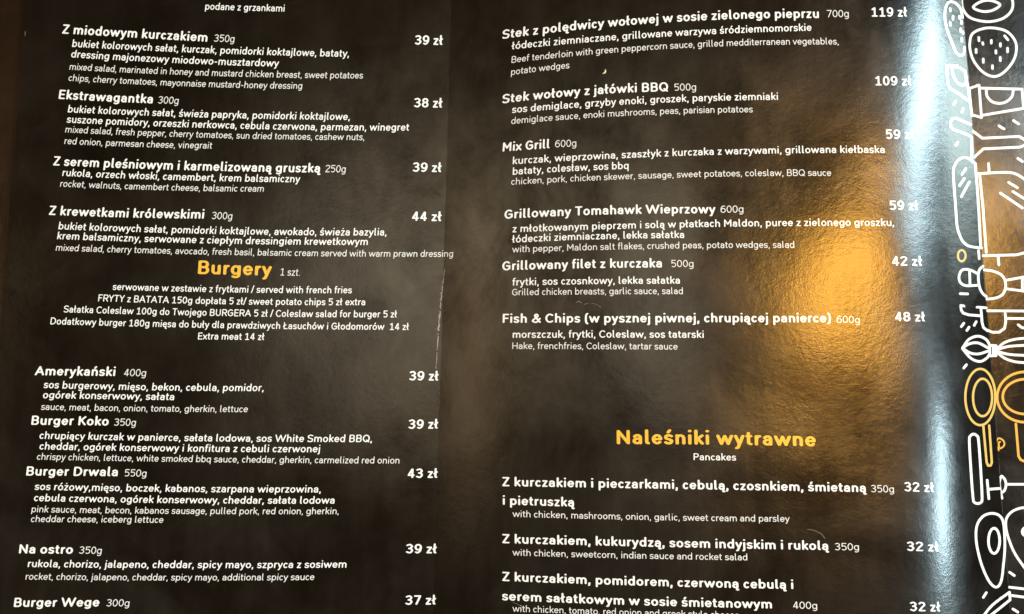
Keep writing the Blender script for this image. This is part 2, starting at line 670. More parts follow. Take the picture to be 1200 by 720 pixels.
        adv, l, r = span(596, 46, 46)
        cx, cy = (l + r) / 2, (C + b) / 2
        rx = (r - l) / 2
        if g == '0':
            S.append(ell(cx, cy, rx, (C - b) / 2, 0, 360, 20))
        if g == '1':
            S += [[(cx + 20, b), (cx + 20, C), (l + 40, C - 110)], [(l + 40, b), (r - 10, b)]]
        if g == '2':
            S.append(spl([(l + 14, C - 90), (l + 90, C - 14), (cx + 20, C), (r - 30, C - 60), (r - 18, C - 200), (cx + 20, cy - 40), (l + 10, b)], 3) + [(r, b)])
        if g == '3':
            q = cy + 18
            S.append(spl([(l + 16, C - 50), (cx - 50, C - 4), (cx + 60, C - 10), (r - 24, C - 130), (cx + 60, q + 10), (cx - 40, q)], 3))
            S.append(spl([(cx - 40, q), (cx + 80, q - 14), (r, q - 150), (cx + 70, b + 12), (cx - 50, b + 4), (l + 6, b + 56)], 3))
        if g == '4':
            S.append([(cx + 60, C), (l, b + 150), (r, b + 150)])
            S.append([(cx + 92, C - 10), (cx + 92, b)])
        if g == '5':
            ry = (cy + 80 - b) / 2
            S.append([(r - 20, C), (l + 46, C), (l + 36, cy + 36)] + ell(cx - 10, b + ry, r - cx + 10, ry, 120, -130, 12))
        if g == '6':
            ry = (cy + 80 - b) / 2
            S.append(ell(cx, b + ry, rx, ry, 0, 360, 16))
            S.append(spl([(r - 40, C - 40), (cx + 20, C), (l + 50, C - 130), (l, cy - 40), (l, b + ry)], 3))
        if g == '7':
            S.append([(l, C), (r, C), (l + 130, b)])
        if g == '8':
            q = cy + 24
            S.append(ell(cx, (q + C) / 2, rx * .88, (C - q) / 2, 0, 360, 14))
            S.append(ell(cx, (q + b) / 2, rx, (q - b) / 2, 0, 360, 14))
        if g == '9':
            ry = (C - cy + 80) / 2
            S.append(ell(cx, C - ry, rx, ry, 0, 360, 16))
            S.append(spl([(l + 40, b + 40), (cx - 20, b), (r - 50, b + 130), (r, cy + 40), (r, C - ry)], 3))
    elif g in '.,':
        adv, l, r = span(236, 62, 60)
        l = adv / 2
        S.append(('dot', (l, h * 1.08), h * 1.1))
        if g == ',':
            S.append([(l + 4, h), (l - 26, -82)])
    elif g == '/':
        adv, l, r = span(310, -6, -6)
        S.append([(l, -50 + h), (r, 770 - h)])
    elif g == '-':
        adv, l, r = span(396, 56, 56)
        S.append([(l, XH * .52), (r, XH * .52)])
    elif g == '(':
        adv, l, r = span(330, 60, 30)
        S.append(spl([(r, 770 - h), (l + 30, 600), (l, 310), (l + 30, 20), (r, -150 + h)], 4))
    elif g == ')':
        adv, l, r = span(330, 30, 60)
        S.append(spl([(l, 770 - h), (r - 30, 600), (r, 310), (r - 30, 20), (l, -150 + h)], 4))
    elif g == '&':
        adv, l, r = span(730, 42, 20)
        S.append(spl([(r, b), (l + 200, C - 200), (l + 180, C - 60), (l + 270, C), (l + 370, C - 70), (l + 330, C - 210),
                      (l + 90, cy_ := 270), (l, 150), (l + 120, b + 6), (l + 320, b + 14), (r - 20, 330)], 4))
    else:
        raise ValueError(ch)
    if mark == 'a':
        cx = adv / 2
        S.append([(cx - 12, XH + 92), (cx + 62, XH + 190)])
    if mark == 'd':
        S.append(('dot', (adv / 2, 668), max(h * 1.1, 48)))
    if mark == 'o':
        S.append(spl([(adv - 108 - h * .6, h * .8), (adv - 152 - h * .5, -88), (adv - 100 - h * .5, -138), (adv - 40 - h * .5, -122)], 3))
    if mark == 'l':
        lx = 72 + h
        S.append([(lx - 92, 318), (lx + 104, 452)])
    if mark == 'L':
        lx = 80 + h
        S.append([(lx - 92, 268), (lx + 180, 440)])
    return adv, S


GC = {}


def glyph_mesh(ch, w):
    if (ch, w) not in GC:
        adv, S = glyph(ch, w)
        if S:
            k = thin(w)
            up = lambda ln: ('dot', (ln[1][0], ln[1][1] / k), ln[2]) if isinstance(ln, tuple) else [(x, y / k) for x, y in ln]
            vs, tri = stroke_faces([up(ln) for ln in S], w)
            GC[ch, w] = (adv, vs * np.array([1, k]), tri)
        else:
            GC[ch, w] = (adv, None, None)
    return GC[ch, w]


def lean(px, py):
    """How far upright strokes lean where they stand (perspective convergence and the bend of the sheet)."""
    up = min(max((520 - py) / 420, 0), 1)
    if px < 560:
        return (px - 588) * (1.65e-4 + 0.75e-4 * up)
    return (px - 588) * 1.0e-4 - 0.085 * up * math.exp(-(px - 588) / 90)


# extra print levels above the film so nothing shares a plane
def print_line(text, pts, em, w, mat, name, zf, parent, lift=3e-5, note=None, slant=0.0):
    """Lay one line of print on a sheet; pts are baseline points (x, y) in the photograph's frame."""
    xs = np.array([p[0] for p in pts], float)
    ys = np.array([p[1] for p in pts], float)
    co = np.polyfit(xs, ys, min(2, len(pts) - 1)) if len(pts) > 1 else np.array([ys[0]])
    total = sum(glyph_mesh(c, w)[0] for c in text)
    first, last = 45, 45
    x0, x1 = xs[0], xs[-1]
    k = (x1 - x0) / (total - first - last)
    V, Fc, pen = [], [], -first
    for c in text:
        adv, gv, gf = glyph_mesh(c, w)
        if gv is not None:
            X = x0 + (pen + gv[:, 0]) * k
            up = gv[:, 1] * em / 1000.0
            yb = np.polyval(co, X)
            px = X + up * (slant - lean(float(X.mean()), float(yb.mean())))
            n = len(V)
            V.extend(zip(px, yb - up))
            Fc.extend(tuple(n + i for i in f) for f in gf)
        pen += adv
    V = np.array(V)
    P = cast(V[:, 0], V[:, 1], zf)
    P = P + normal_at(P, zf) * lift
    Fc = [f[::-1] for f in Fc]
    o = link_mesh(name, P, Fc, mat, parent)
    if note:
        o['label'] = note
    return o


def print_art(name, lines, w, mat, zf, parent, lift=3e-5, note=None):
    vs, tri = stroke_faces(lines, w, 12)
    P = cast(vs[:, 0], vs[:, 1], zf)
    P = P + normal_at(P, zf) * lift
    # pixel y runs down, so counter-clockwise there faces away: flip
    o = link_mesh(name, P, [f[::-1] for f in tri], mat, parent)
    if note:
        o['label'] = note
    return o


# ------------------------------------------------------------------ table
def table():
    vs, fs = [], []
    x0, x1, y0, y1 = -0.7, 0.7, -0.5, 0.6
    n = 5
    ztop = -0.0035
    for i in range(n):                                   # boards with recessed joints
        ya = y0 + (y1 - y0) * i / n + 0.0008
        yb = y0 + (y1 - y0) * (i + 1) / n - 0.0008
        k = len(vs)
        e = 0.0015
        for z, q in ((ztop - 0.03, 0), (ztop - e, 0), (ztop, e)):
            vs += [(x0 + q, ya + q, z), (x1 - q, ya + q, z), (x1 - q, yb - q, z), (x0 + q, yb - q, z)]
        for a in (0, 4):
            for j in range(4):
                fs.append((k + a + j, k + a + (j + 1) % 4, k + a + 4 + (j + 1) % 4, k + a + 4 + j))
        fs.append((k + 8, k + 9, k + 10, k + 11))
        fs.append((k + 3, k + 2, k + 1, k))
    o = link_mesh('table_top', vs, fs, M_WOOD, smooth=False)
    o['kind'] = 'structure'


table()

# ------------------------------------------------------------------ the menu booklet
menu = bpy.data.objects.new('menu', None)
COL.objects.link(menu)
menu['label'] = 'open black laminated restaurant menu with white dish lists and yellow headings'
menu['category'] = 'menu'
YA, YB = -0.175, 0.275

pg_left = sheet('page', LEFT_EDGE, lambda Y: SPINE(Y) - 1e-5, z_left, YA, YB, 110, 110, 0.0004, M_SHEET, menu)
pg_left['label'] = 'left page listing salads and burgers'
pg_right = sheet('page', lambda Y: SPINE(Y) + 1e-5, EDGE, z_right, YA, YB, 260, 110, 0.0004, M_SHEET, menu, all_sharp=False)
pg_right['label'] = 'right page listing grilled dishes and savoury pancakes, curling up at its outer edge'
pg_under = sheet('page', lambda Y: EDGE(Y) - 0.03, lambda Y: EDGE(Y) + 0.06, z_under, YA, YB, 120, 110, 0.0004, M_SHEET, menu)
pg_under['label'] = 'next page showing past the curled outer edge, with line drawings'
cover = sheet('cover', lambda Y: LEFT_EDGE(Y) - 0.06, lambda Y: LEFT_EDGE(Y) + 0.03, z_cover, YA, YB, 60, 60, 0.0006, M_COVER, menu)
cover['label'] = 'brown-black cover strip showing past the left page'


def backing():
    """The sheets below the open spread, one block of real thickness down to the table."""
    nx, ny = 60, 8
    vs = []
    for Y in np.linspace(YA + .002, YB - .002, ny):
        xa, xb = LEFT_EDGE(Y) - 0.055, EDGE(Y) + 0.055
        X = np.linspace(xa, xb, nx)
        Yv = np.full_like(X, Y)
        zl = np.where(X < LEFT_EDGE(Y) + .03, z_cover(X, Yv), z_left(X, Yv))
        zr = np.where(X > EDGE(Y) - .03, z_under(X, Yv), z_right(X, Yv))
        z = np.where(X < SPINE(Y), zl, zr) - 0.0016
        vs += [(x, Y, q) for x, q in zip(X, z)]
    n = len(vs)
    vs += [(x, y, -0.0034) for x, y, z in vs]
    fs = []
    for j in range(ny - 1):
        for i in range(nx - 1):
            a = j * nx + i
            fs.append((a, a + 1, a + nx + 1, a + nx))
            fs.append((n + a, n + a + nx, n + a + nx + 1, n + a + 1))
    ring = ([i for i in range(nx)] + [j * nx + nx - 1 for j in range(1, ny)]
            + [(ny - 1) * nx + i for i in range(nx - 2, -1, -1)] + [j * nx for j in range(ny - 2, 0, -1)])
    for k, a in enumerate(ring):
        c = ring[(k + 1) % len(ring)]
        fs.append((a, n + a, n + c, c))
    link_mesh('page_block', vs, fs, M_CORE, menu, smooth=False)


backing()

# sizes: em in photograph pixels, stroke weight in units
T, D_, E_, P_, G_, S_ = (15.2, 148), (12.2, 118), (11.0, 90), (15.6, 146), (12.0, 84), (11.5, 112)
KIND = {'T': (T, M_WHITE, 'dish_name'), 'D': (D_, M_WHITE, 'dish_description'), 'E': (E_, M_PALE, 'translation_line'),
        'P': (P_, M_WHITE, 'price'), 'G': (G_, M_PALE, 'weight_note'), 'S': (S_, M_WHITE, 'serving_note')}
LEFT = [
    ('S', 'podane z grzankami', [(240, 11.5), (333.5, 14)]),
    ('T', 'Z miodowym kurczakiem', [(72.5, 39.5), (158, 44.5), (243, 49.3)]), ('G', '350g', [(250.5, 49), (274.5, 50)]),
    ('D', 'bukiet kolorowych sałat, kurczak, pomidorki koktajlowe, bataty,', [(84, 55.2), (240, 62.5), (409, 67)]),
    ('D', 'dressing majonezowy miodowo-musztardowy', [(83, 67.5), (200, 74), (326, 78.5)]),
    ('E', 'mixed salad, marinated in honey and mustard chicken breast, sweet potatoes', [(81, 82), (250, 89.3), (425, 92.3)]),
    ('E', 'chips, cherry tomatoes, mayonnaise mustard-honey dressing', [(80, 95), (210, 101.2), (354, 104.5)]),
    ('T', 'Ekstrawagantka', [(68, 116), (120, 119), (179, 121.5)]), ('G', '300g', [(185, 121.5), (209, 122.3)]),
    ('D', 'bukiet kolorowych sałat, świeża papryka, pomidorki koktajlowe,', [(79, 132), (240, 138), (410, 141)]),
    ('D', 'suszone pomidory, orzeszki nerkowca, cebula czerwona, parmezan, winegret', [(78, 144), (270, 151), (479, 153.5)]),
    ('E', 'mixed salad, fresh pepper, cherry tomatoes, sun dried tomatoes, cashew nuts,', [(76, 155.5), (250, 162), (427, 164.5)]),
    ('E', 'red onion, parmesan cheese, vinegrait', [(75, 169), (160, 172.5), (248, 174.5)]),
    ('T', 'Z serem pleśniowym i karmelizowaną gruszką', [(62, 194), (210, 199.5), (375, 202.5)]), ('G', '250g', [(381, 202), (405, 202.5)]),
    ('D', 'rukola, orzech włoski, camembert, krem balsamiczny', [(72.5, 206.5), (210, 211.5), (351, 214)]),
    ('E', 'rocket, walnuts, camembert cheese, balsamic cream', [(70, 219), (180, 223), (309, 225)]),
    ('T', 'Z krewetkami królewskimi', [(57, 252), (140, 255), (239, 256.5)]), ('G', '300g', [(248, 257), (272, 257.5)]),
    ('D', 'bukiet kolorowych sałat, pomidorki koktajlowe, awokado, świeża bazylia,', [(68, 269), (250, 274.5), (453, 276.3)]),
    ('D', 'krem balsamiczny, serwowane z ciepłym dressingiem krewetkowym', [(66.5, 280.5), (240, 285.5), (431, 287.5)]),
    ('E', 'mixed salad, cherry tomatoes, avocado, fresh basil, balsamic cream served with warm prawn dressing', [(65, 294), (290, 299.5), (531, 301.3)]),
    ('G', '1 szt.', [(328, 323), (351.5, 323.5)]),
    ('S', 'serwowane w zestawie z frytkami / served with french fries', [(132, 340), (270, 343), (412, 344)]),
    ('S', 'FRYTY z BATATA 150g dopłata 5 zł/ sweet potato chips 5 zł extra', [(114.5, 353.3), (270, 357), (428, 358)]),
    ('S', 'Sałatka Coleslaw 100g do Twojego BURGERA 5 zł / Coleslaw salad for burger 5 zł', [(74.5, 366.3), (270, 370.8), (465, 372.3)]),
    ('S', 'Dodatkowy burger 180g mięsa do buły dla prawdziwych Łasuchów i Głodomorów  14 zł', [(58.5, 380.3), (270, 385), (479, 387)]),
    ('S', 'Extra meat 14 zł', [(231.5, 398), (309.5, 398.8)]),
    ('T', 'Amerykański', [(41, 440), (135, 441)]), ('G', '400g', [(145, 441), (171, 441.3)]),
    ('D', 'sos burgerowy, mięso, bekon, cebula, pomidor,', [(51, 455), (180, 457.8), (309, 458.7)]),
    ('D', 'ogórek konserwowy, sałata', [(50, 467), (204, 469.3)]),
    ('E', 'sauce, meat, bacon, onion, tomato, gherkin, lettuce', [(48, 480.5), (170, 482.5), (290, 483.3)]),
    ('T', 'Burger Koko', [(36, 498), (127, 499)]), ('G', '350g', [(133.5, 499), (159, 499.5)]),
    ('D', 'chrupiący kurczak w panierce, sałata lodowa, sos White Smoked BBQ,', [(46, 514.5), (240, 517.5), (436, 518.3)]),
    ('D', 'cheddar, ogórek konserwowy i konfitura z cebuli czerwonej', [(46, 527), (210, 529.5), (375, 530.3)]),
    ('E', 'chrispy chicken, lettuce, white smoked bbq sauce, cheddar, gherkin, carmelized red onion', [(43, 539), (250, 542), (468, 543.5)]),
    ('T', 'Burger Drwala', [(30, 557.5), (138, 558.3)]), ('G', '550g', [(145.5, 558.5), (171.5, 559)]),
    ('D', 'sos różowy,mięso, boczek, kabanos, szarpana wieprzowina,', [(40.5, 574.3), (210, 576.8), (376, 577.5)]),
    ('D', 'cebula czerwona, ogórek konserwowy, cheddar, sałata lodowa', [(39.5, 587.5), (210, 590), (392, 590.5)]),
    ('E', 'pink sauce, meat, becon, kabanos sausage, pulled pork, red onion, gherkin,', [(36.5, 600.5), (210, 602.5), (397, 602.8)]),
    ('E', 'cheddar cheese, iceberg lettuce', [(36, 612), (191, 613)]),
    ('T', 'Na ostro', [(21.5, 648.8), (85, 649.3)]), ('G', '350g', [(92.5, 649), (119, 649.5)]),
    ('D', 'rukola, chorizo, jalapeno, cheddar, spicy mayo, szpryca z sosiwem', [(32, 664.8), (210, 666), (406, 665.5)]),
    ('E', 'rocket, chorizo, jalapeno, cheddar, spicy mayo, additional spicy sauce', [(29.5, 679.5), (200, 680.5), (368, 680)]),
    ('T', 'Burger Wege', [(15.5, 711.5), (116, 711)]), ('G', '300g', [(124.5, 710.8), (151.5, 711)]),
    ('P', '39 zł', [(486, 52.5), (518.5, 53)]), ('P', '38 zł', [(485, 126), (518, 126.5)]),
    ('P', '39 zł', [(483.5, 201.5), (517, 202)]), ('P', '44 zł', [(482.5, 259), (517, 259.5)]),
    ('P', '39 zł', [(479.5, 446), (513.5, 446.3)]), ('P', '39 zł', [(478.5, 502.8), (513, 502.5)]),
    ('P', '43 zł', [(477.5, 560.3), (512.5, 560.3)]), ('P', '39 zł', [(475.5, 648.7), (511.5, 648.7)]),
    ('P', '37 zł', [(474.8, 709), (510.5, 708.7)]),
]
RIGHT = [
    ('T', 'Stek z polędwicy wołowej w sosie zielonego pieprzu', [(588.5, 46.5), (645, 38.5), (705, 32), (768, 27.5), (865, 23.5), (960, 21)]),
    ('G', '700g', [(969, 20.5), (995, 20.3)]),
    ('D', 'łódeczki ziemniaczane, grillowane warzywa śródziemnomorskie', [(600, 58.5), (660, 52), (725, 47), (830, 41), (951, 36.3)]),
    ('E', 'Beef tenderloin with green peppercorn sauce, grilled medditerranean vegetables,', [(599, 74.5), (660, 67), (720, 61.5), (840, 55.5), (983, 52.3)]),
    ('E', 'potato wedges', [(598.5, 88.5), (632, 84), (667, 80.3)]),
    ('T', 'Stek wołowy z jałówki BBQ', [(588.5, 121.5), (640, 116), (690, 111.3), (783, 107.3)]),
    ('G', '500g', [(790, 106.8), (816, 106.3)]),
    ('D', 'sos demiglace, grzyby enoki, groszek, paryskie ziemniaki', [(600, 133), (660, 127.5), (720, 123.5), (800, 120), (912, 117.3)]),
    ('E', 'demiglace sauce, enoki mushrooms, peas, parisian potatoes', [(599, 146), (660, 140.5), (720, 136.5), (800, 134), (882, 131.8)]),
    ('T', 'Mix Grill', [(588.5, 178), (644, 174)]), ('G', '600g', [(650.5, 173), (675.5, 172)]),
    ('D', 'kurczak, wieprzowina, szaszłyk z kurczaka z warzywami, grillowana kiełbaska', [(600.5, 193.3), (660, 188.8), (720, 185.7), (850, 182), (1037, 179.5)]),
    ('D', 'bataty, colesław, sos bbq', [(600.5, 205.3), (660, 201.5), (737, 198.3)]),
    ('E', 'chicken, pork, chicken skewer, sausage, sweet potatoes, coleslaw, BBQ sauce', [(599, 217.3), (660, 213.3), (720, 210.5), (840, 208), (974, 206.3)]),
    ('T', 'Grillowany Tomahawk Wieprzowy', [(591, 257), (665, 253), (740, 251.3), (838, 250.5)]), ('G', '600g', [(844.5, 249.7), (871.5, 249.3)]),
    ('D', 'z młotkowanym pieprzem i solą w płatkach Maldon, puree z zielonego groszku,', [(600.5, 273), (665, 270), (740, 267.8), (860, 266.5), (1048, 265)]),
    ('D', 'łódeczki ziemniaczane, lekka sałatka', [(600.5, 284.8), (700, 280.8), (802, 279.3)]),
    ('E', 'with pepper, Maldon salt flakes, crushed peas, potato wedges, salad', [(600.5, 296.3), (700, 293), (820, 291.5), (931, 290.7)]),
    ('T', 'Grillowany filet z kurczaka', [(588.5, 317.3), (680, 314.8), (776, 313.8)]), ('G', '500g', [(786.5, 313.3), (813, 313.3)]),
    ('D', 'frytki, sos czosnkowy, lekka sałatka', [(600.5, 335), (700, 333.3), (797, 332.8)]),
    ('E', 'Grilled chicken breasts, garlic sauce, salad', [(600, 346.5), (700, 345.3), (800.5, 345)]),
    ('T', 'Fish & Chips (w pysznej piwnej, chrupiącej panierce)', [(588.5, 378.7), (700, 378.3), (840, 378), (974, 378)]), ('G', '600g', [(980.5, 378.7), (1008, 379)]),
    ('D', 'morszczuk, frytki, Coleslaw, sos tatarski', [(600.5, 396.3), (700, 396), (825, 396.3)]),
    ('E', 'Hake, frenchfries, Coleslaw, tartar sauce', [(600, 409.3), (700, 409.5), (794, 410)]),
    ('S', 'Pancakes', [(812.5, 539.5), (862.5, 540)]),
    ('T', 'Z kurczakiem i pieczarkami, cebulą, czosnkiem, śmietaną', [(588.5, 570), (720, 572), (860, 574.5), (1015, 577)]), ('G', '350g', [(1021, 577), (1048, 577.5)]),
    ('T', 'i pietruszką', [(589, 591.7), (673, 594)]),
    ('E', 'with chicken, mashrooms, onion, garlic, sweet cream and parsley', [(601, 606), (750, 609.5), (925, 611.8)]),
    ('T', 'Z kurczakiem, kukurydzą, sosem indyjskim i rukolą', [(588.5, 636.7), (720, 640), (860, 643), (971, 645)]), ('G', '350g', [(978.5, 645), (1007, 645.3)]),
    ('E', 'with chicken, sweetcorn, indian sauce and rocket salad', [(601, 651.3), (740, 654.7), (876, 657)]),
    ('T', 'Z kurczakiem, pomidorem, czerwoną cebulą i', [(588.5, 681), (720, 685.7), (860, 689.3), (930, 690.5)]),
    ('T', 'serem sałatkowym w sosie śmietanowym', [(588.5, 703.7), (720, 708.5), (820, 711.7), (905, 713.3)]), ('G', '400g', [(929.5, 713.5), (958, 714)]),
    ('E', 'with chicken, tomato, red onion and greek style cheese', [(601, 717), (720, 721), (866, 725)]),
    ('P', '119 zł', [(1021, 19.8), (1063, 19.8)]), ('P', '109 zł', [(1025.5, 100.3), (1068, 100.5)]),
    ('P', '59 zł', [(1038, 163), (1071.5, 163)]), ('P', '59 zł', [(1042.5, 246.3), (1076, 246.5)]),
    ('P', '42 zł', [(1045.5, 311.5), (1080.5, 311.7)]), ('P', '48 zł', [(1049, 376.7), (1084, 377)]),
    ('P', '32 zł', [(1060, 576), (1094.5, 577)]), ('P', '32 zł', [(1063, 645.8), (1100, 646.5)]),
    ('P', '32 zł', [(1066.5, 716.3), (1102, 717)]),
]
for rows, zf, pg in ((LEFT, z_spread, pg_left), (RIGHT, z_right, pg_right)):
    for kind, text, pts in rows:
        (em, w), mat, nm = KIND[kind]
        print_line(text, pts, em, w, mat, nm, zf, pg, slant=0.0 if pg is pg_right else (0.065 if kind in 'DEG' else 0.03))
print_line('Burgery', [(231, 321.3), (317.5, 323.5)], 22.6, 160, M_YELLOW, 'section_heading', z_left, pg_left, note='yellow heading Burgery')
print_line('Naleśniki wytrawne', [(722, 520.8), (840, 521.5), (956, 523.5)], 23.6, 160, M_YELLOW, 'section_heading', z_right, pg_right,
           note='yellow heading Naleśniki wytrawne')


# ------------------------------------------------------------------ line drawings in the outer margin
def zz(y0, pts):
    """Points read from an enlarged crop whose left edge is x=1080 and whose top is y0."""
    return [(1080 + x / 7.2, y0 + y / 7.2) for x, y in pts]


def art(name, lines, zf, pg, mat=None, w=2.95, note=None):
    return print_art(name, lines, w, mat or M_WHITE, zf, pg, note=note)


R_, U_ = (z_right, pg_right), (z_under, pg_under)
dash = lambda y0, a, b2: zz(y0, [a, b2])
# top sheet
art('fruit_drawing', [spl(zz(0, [(345, 150), (330, 80), (285, 28), (235, 18), (205, 60), (196, 150), (215, 250), (255, 360), (290, 440), (328, 470),
     (356, 452), (362, 400)]), 4), dash(0, (240, 75), (243, 95)), dash(0, (265, 140), (265, 165)), dash(0, (240, 190), (242, 215)),
     dash(0, (318, 140), (322, 160)), dash(0, (335, 180), (337, 200)), dash(0, (330, 245), (332, 270)), dash(0, (348, 270), (350, 285)), dash(0, (338, 325), (340, 350))], *R_)
art('jar_drawing', [zz(0, [(300, 556), (215, 556), (212, 620), (225, 720), (236, 738), (255, 757), (320, 795), (390, 850)]),
     zz(0, [(255, 562), (320, 572), (366, 600), (378, 680), (395, 760), (425, 978)]),
     spl(zz(0, [(256, 570), (268, 640), (300, 695), (345, 722), (372, 700), (380, 660)]), 4)], *R_)
art('seed_marks', [dash(90, (270, 236), (286, 208)), dash(90, (340, 300), (352, 270))], *R_)
art('knife_drawing', [zz(90, [(415, 405), (295, 352), (262, 352), (242, 385), (248, 425), (270, 447), (395, 492), (422, 515), (424, 700)]), dash(90, (288, 580), (306, 555))], *R_)
art('pot_drawing', [spl(zz(180, [(445, 82), (400, 46), (350, 35), (300, 66), (270, 130), (270, 220), (280, 360), (290, 500), (300, 620), (325, 700), (350, 745), (400, 783), (505, 798)]), 4)
     , zz(180, [(452, 85), (470, 300), (486, 560), (498, 795)]), zz(270, [(480, 172), (486, 240)]),
     dash(180, (340, 180), (372, 128)), dash(180, (320, 272), (360, 212)), dash(180, (335, 365), (403, 240))], *R_)
art('ring_drawing', [ell(1080 + 338 / 7.2, 270 + 215 / 7.2, 4.5, 6.6, 0, 360, 16)], *R_, mat=M_PALEY, w=2.4, note='small yellow ring')
art('pepper_pot_drawing', [spl(zz(270, [(474, 368), (410, 336), (345, 334), (316, 385), (326, 440), (375, 468), (478, 464)]), 4), zz(270, [(404, 340), (408, 462)]),
     spl(zz(270, [(518, 304), (486, 336), (478, 400), (488, 478), (512, 530), (545, 560)]), 4), zz(270, [(326, 536), (388, 538)])], *R_)
art('spatula_drawing', [zz(270, [(545, 655), (330, 636), (334, 675), (352, 700), (400, 715), (498, 722)]), zz(270, [(500, 652), (510, 780), (522, 822), (555, 848)])], *R_)
art('drop_marks', [dash(360, (335, 165), (356, 137)), dash(360, (381, 198), (400, 170)), dash(360, (444, 155), (460, 124))], *R_)
art('whisk_drawing', [spl(zz(360, [(345, 345), (400, 272), (478, 246), (545, 275), (575, 325)]), 4), spl(zz(360, [(350, 340), (410, 308), (480, 304), (560, 345)]), 4),
     spl(zz(360, [(350, 352), (410, 388), (480, 396), (560, 372)]), 4), spl(zz(360, [(345, 352), (415, 432), (490, 460), (548, 432), (575, 395)]), 4),
     zz(360, [(575, 325), (605, 325), (605, 412), (575, 412), (575, 325)]), dash(360, (355, 515), (378, 487))], *R_)
art('magnifier_drawing', [ell(1080 + 495 / 7.2, 465.5, 17.6, 33.0, 0, 360, 40), ell(1080 + 514 / 7.2, 466, 11.2, 22, 0, 360, 32),
     zz(450, [(520, 352), (548, 660), (560, 690), (582, 690), (592, 665), (570, 352)])], *R_, mat=M_PALEY, w=2.7, note='yellow magnifier on the curled margin')
art('stick_drawing', [spl(zz(450, [(402, 480), (412, 440), (437, 424), (468, 440), (480, 480), (498, 720), (510, 960), (500, 1000), (475, 1010), (445, 1000), (433, 960), (415, 720)]), 3, True)], *R_)
art('fork_drawing', [zz(540, [(553, 165), (567, 322)]), zz(540, [(567, 242), (655, 235)])], *R_)
art('egg_drawing', [spl(zz(540, [(692, 540), (662, 470), (600, 445), (525, 465), (473, 530), (458, 620), (470, 740), (510, 890), (570, 1020), (628, 1068), (670, 1020), (690, 880), (702, 720)]), 5, True),
     ell(1080 + 611 / 7.2, 634, 6.6, 14.8, 0, 360, 24)], *R_)
art('leaf_drawing', [dash(620, (520, 578), (546, 538)), spl(zz(620, [(520, 735), (600, 640), (740, 535)]), 5), spl(zz(620, [(575, 735), (660, 668), (744, 600)]), 5), zz(620, [(742, 535), (746, 600)])], *R_)
# sheet below
art('lemon_drawing', [spl(zz(0, [(345, -60), (338, 20), (352, 85), (400, 145), (480, 175), (580, 184), (680, 160), (745, 110), (770, 50), (760, -30)]), 4),
     spl(zz(0, [(435, 62), (490, 20), (560, 4), (625, 18), (662, 46), (610, 84), (545, 100), (480, 90)]), 3, True)], *U_)
art('strawberry_drawing', [spl(zz(0, [(408, 350), (430, 285), (510, 245), (610, 238), (720, 268), (790, 350), (798, 440), (765, 530), (690, 615), (610, 648), (520, 612), (445, 525), (410, 430)]), 4, True),
     dash(0, (588, 342), (588, 366)), dash(0, (460, 418), (460, 446)), dash(0, (725, 408), (725, 440)), dash(0, (663, 486), (664, 514)), dash(0, (598, 556), (598, 580)),
     dash(0, (520, 500), (520, 528)), dash(0, (665, 370), (665, 392)), dash(0, (626, 430), (627, 450)), dash(0, (700, 304), (728, 338)), dash(0, (482, 318), (484, 346)), dash(0, (515, 362), (518, 376))], *U_)
art('stem_mark', [dash(0, (465, 722), (480, 722))], *U_)
art('tin_drawing', [zz(90, [(402, 100), (485, 72), (505, 345), (420, 322), (402, 100)]), zz(90, [(490, 97), (848, 106), (860, 268), (515, 326)]),
     spl(zz(90, [(545, 105), (552, 165), (595, 212), (655, 226), (715, 212), (762, 168), (774, 110)]), 4)], *U_)
art('seed_marks', [dash(90, (652, 415), (695, 442)), dash(90, (776, 372), (820, 400)), dash(90, (812, 690), (850, 716))], *U_)
art('bottle_drawing', [zz(90, [(425, 455), (512, 520), (820, 505), (860, 525), (900, 560)]), zz(90, [(440, 684), (520, 610), (830, 595), (880, 575)])], *U_)
art('pot_drawing', [spl(zz(180, [(465, 172), (560, 166), (720, 160), (790, 172), (850, 205), (900, 250)]), 3), zz(180, [(565, 86), (570, 160)]), zz(180, [(490, 180), (518, 460), (545, 835)]),
     dash(180, (735, 245), (808, 290)), dash(180, (770, 322), (870, 384)), dash(180, (665, 335), (850, 460)),
     zz(270, [(520, 215), (640, 212), (800, 208), (870, 190)]), zz(270, [(645, 220), (652, 292)])], *U_)
art('pepper_pot_drawing', [spl(zz(270, [(530, 335), (600, 345), (670, 375), (704, 425), (708, 490), (680, 545), (625, 572), (550, 582)]), 4),
     zz(270, [(715, 422), (850, 398), (850, 512), (718, 495)]), zz(270, [(850, 398), (890, 392)]), zz(270, [(850, 512), (890, 520)])], *U_)
art('spatula_drawing', [zz(270, [(555, 680), (880, 682)]), zz(360, [(555, 195), (600, 214), (655, 212), (700, 180), (710, 120), (705, 55)]), zz(360, [(712, 96), (880, 98)]), spl(zz(360, [(815, 150), (845, 172), (880, 180)]), 3)], *U_)
art('whisk_drawing', [zz(360, [(597, 326), (628, 326), (628, 410), (602, 410)]), spl(zz(360, [(635, 352), (700, 300), (790, 272), (900, 262)]), 4), spl(zz(360, [(640, 358), (740, 332), (900, 322)]), 4),
     spl(zz(360, [(640, 376), (740, 400), (900, 410)]), 4), spl(zz(360, [(635, 380), (700, 432), (790, 462), (900, 472)]), 4)], *U_)
art('magnifier_drawing', [ell(1201, 465.5, 32.5, 29.5, 90, 270, 24), ell(1202, 465, 27.0, 20.5, 90, 270, 22),
     zz(450, [(795, 338), (818, 610), (835, 640), (880, 660)])], *U_, mat=M_AMBER, w=2.9, note='yellow magnifier on the sheet below')
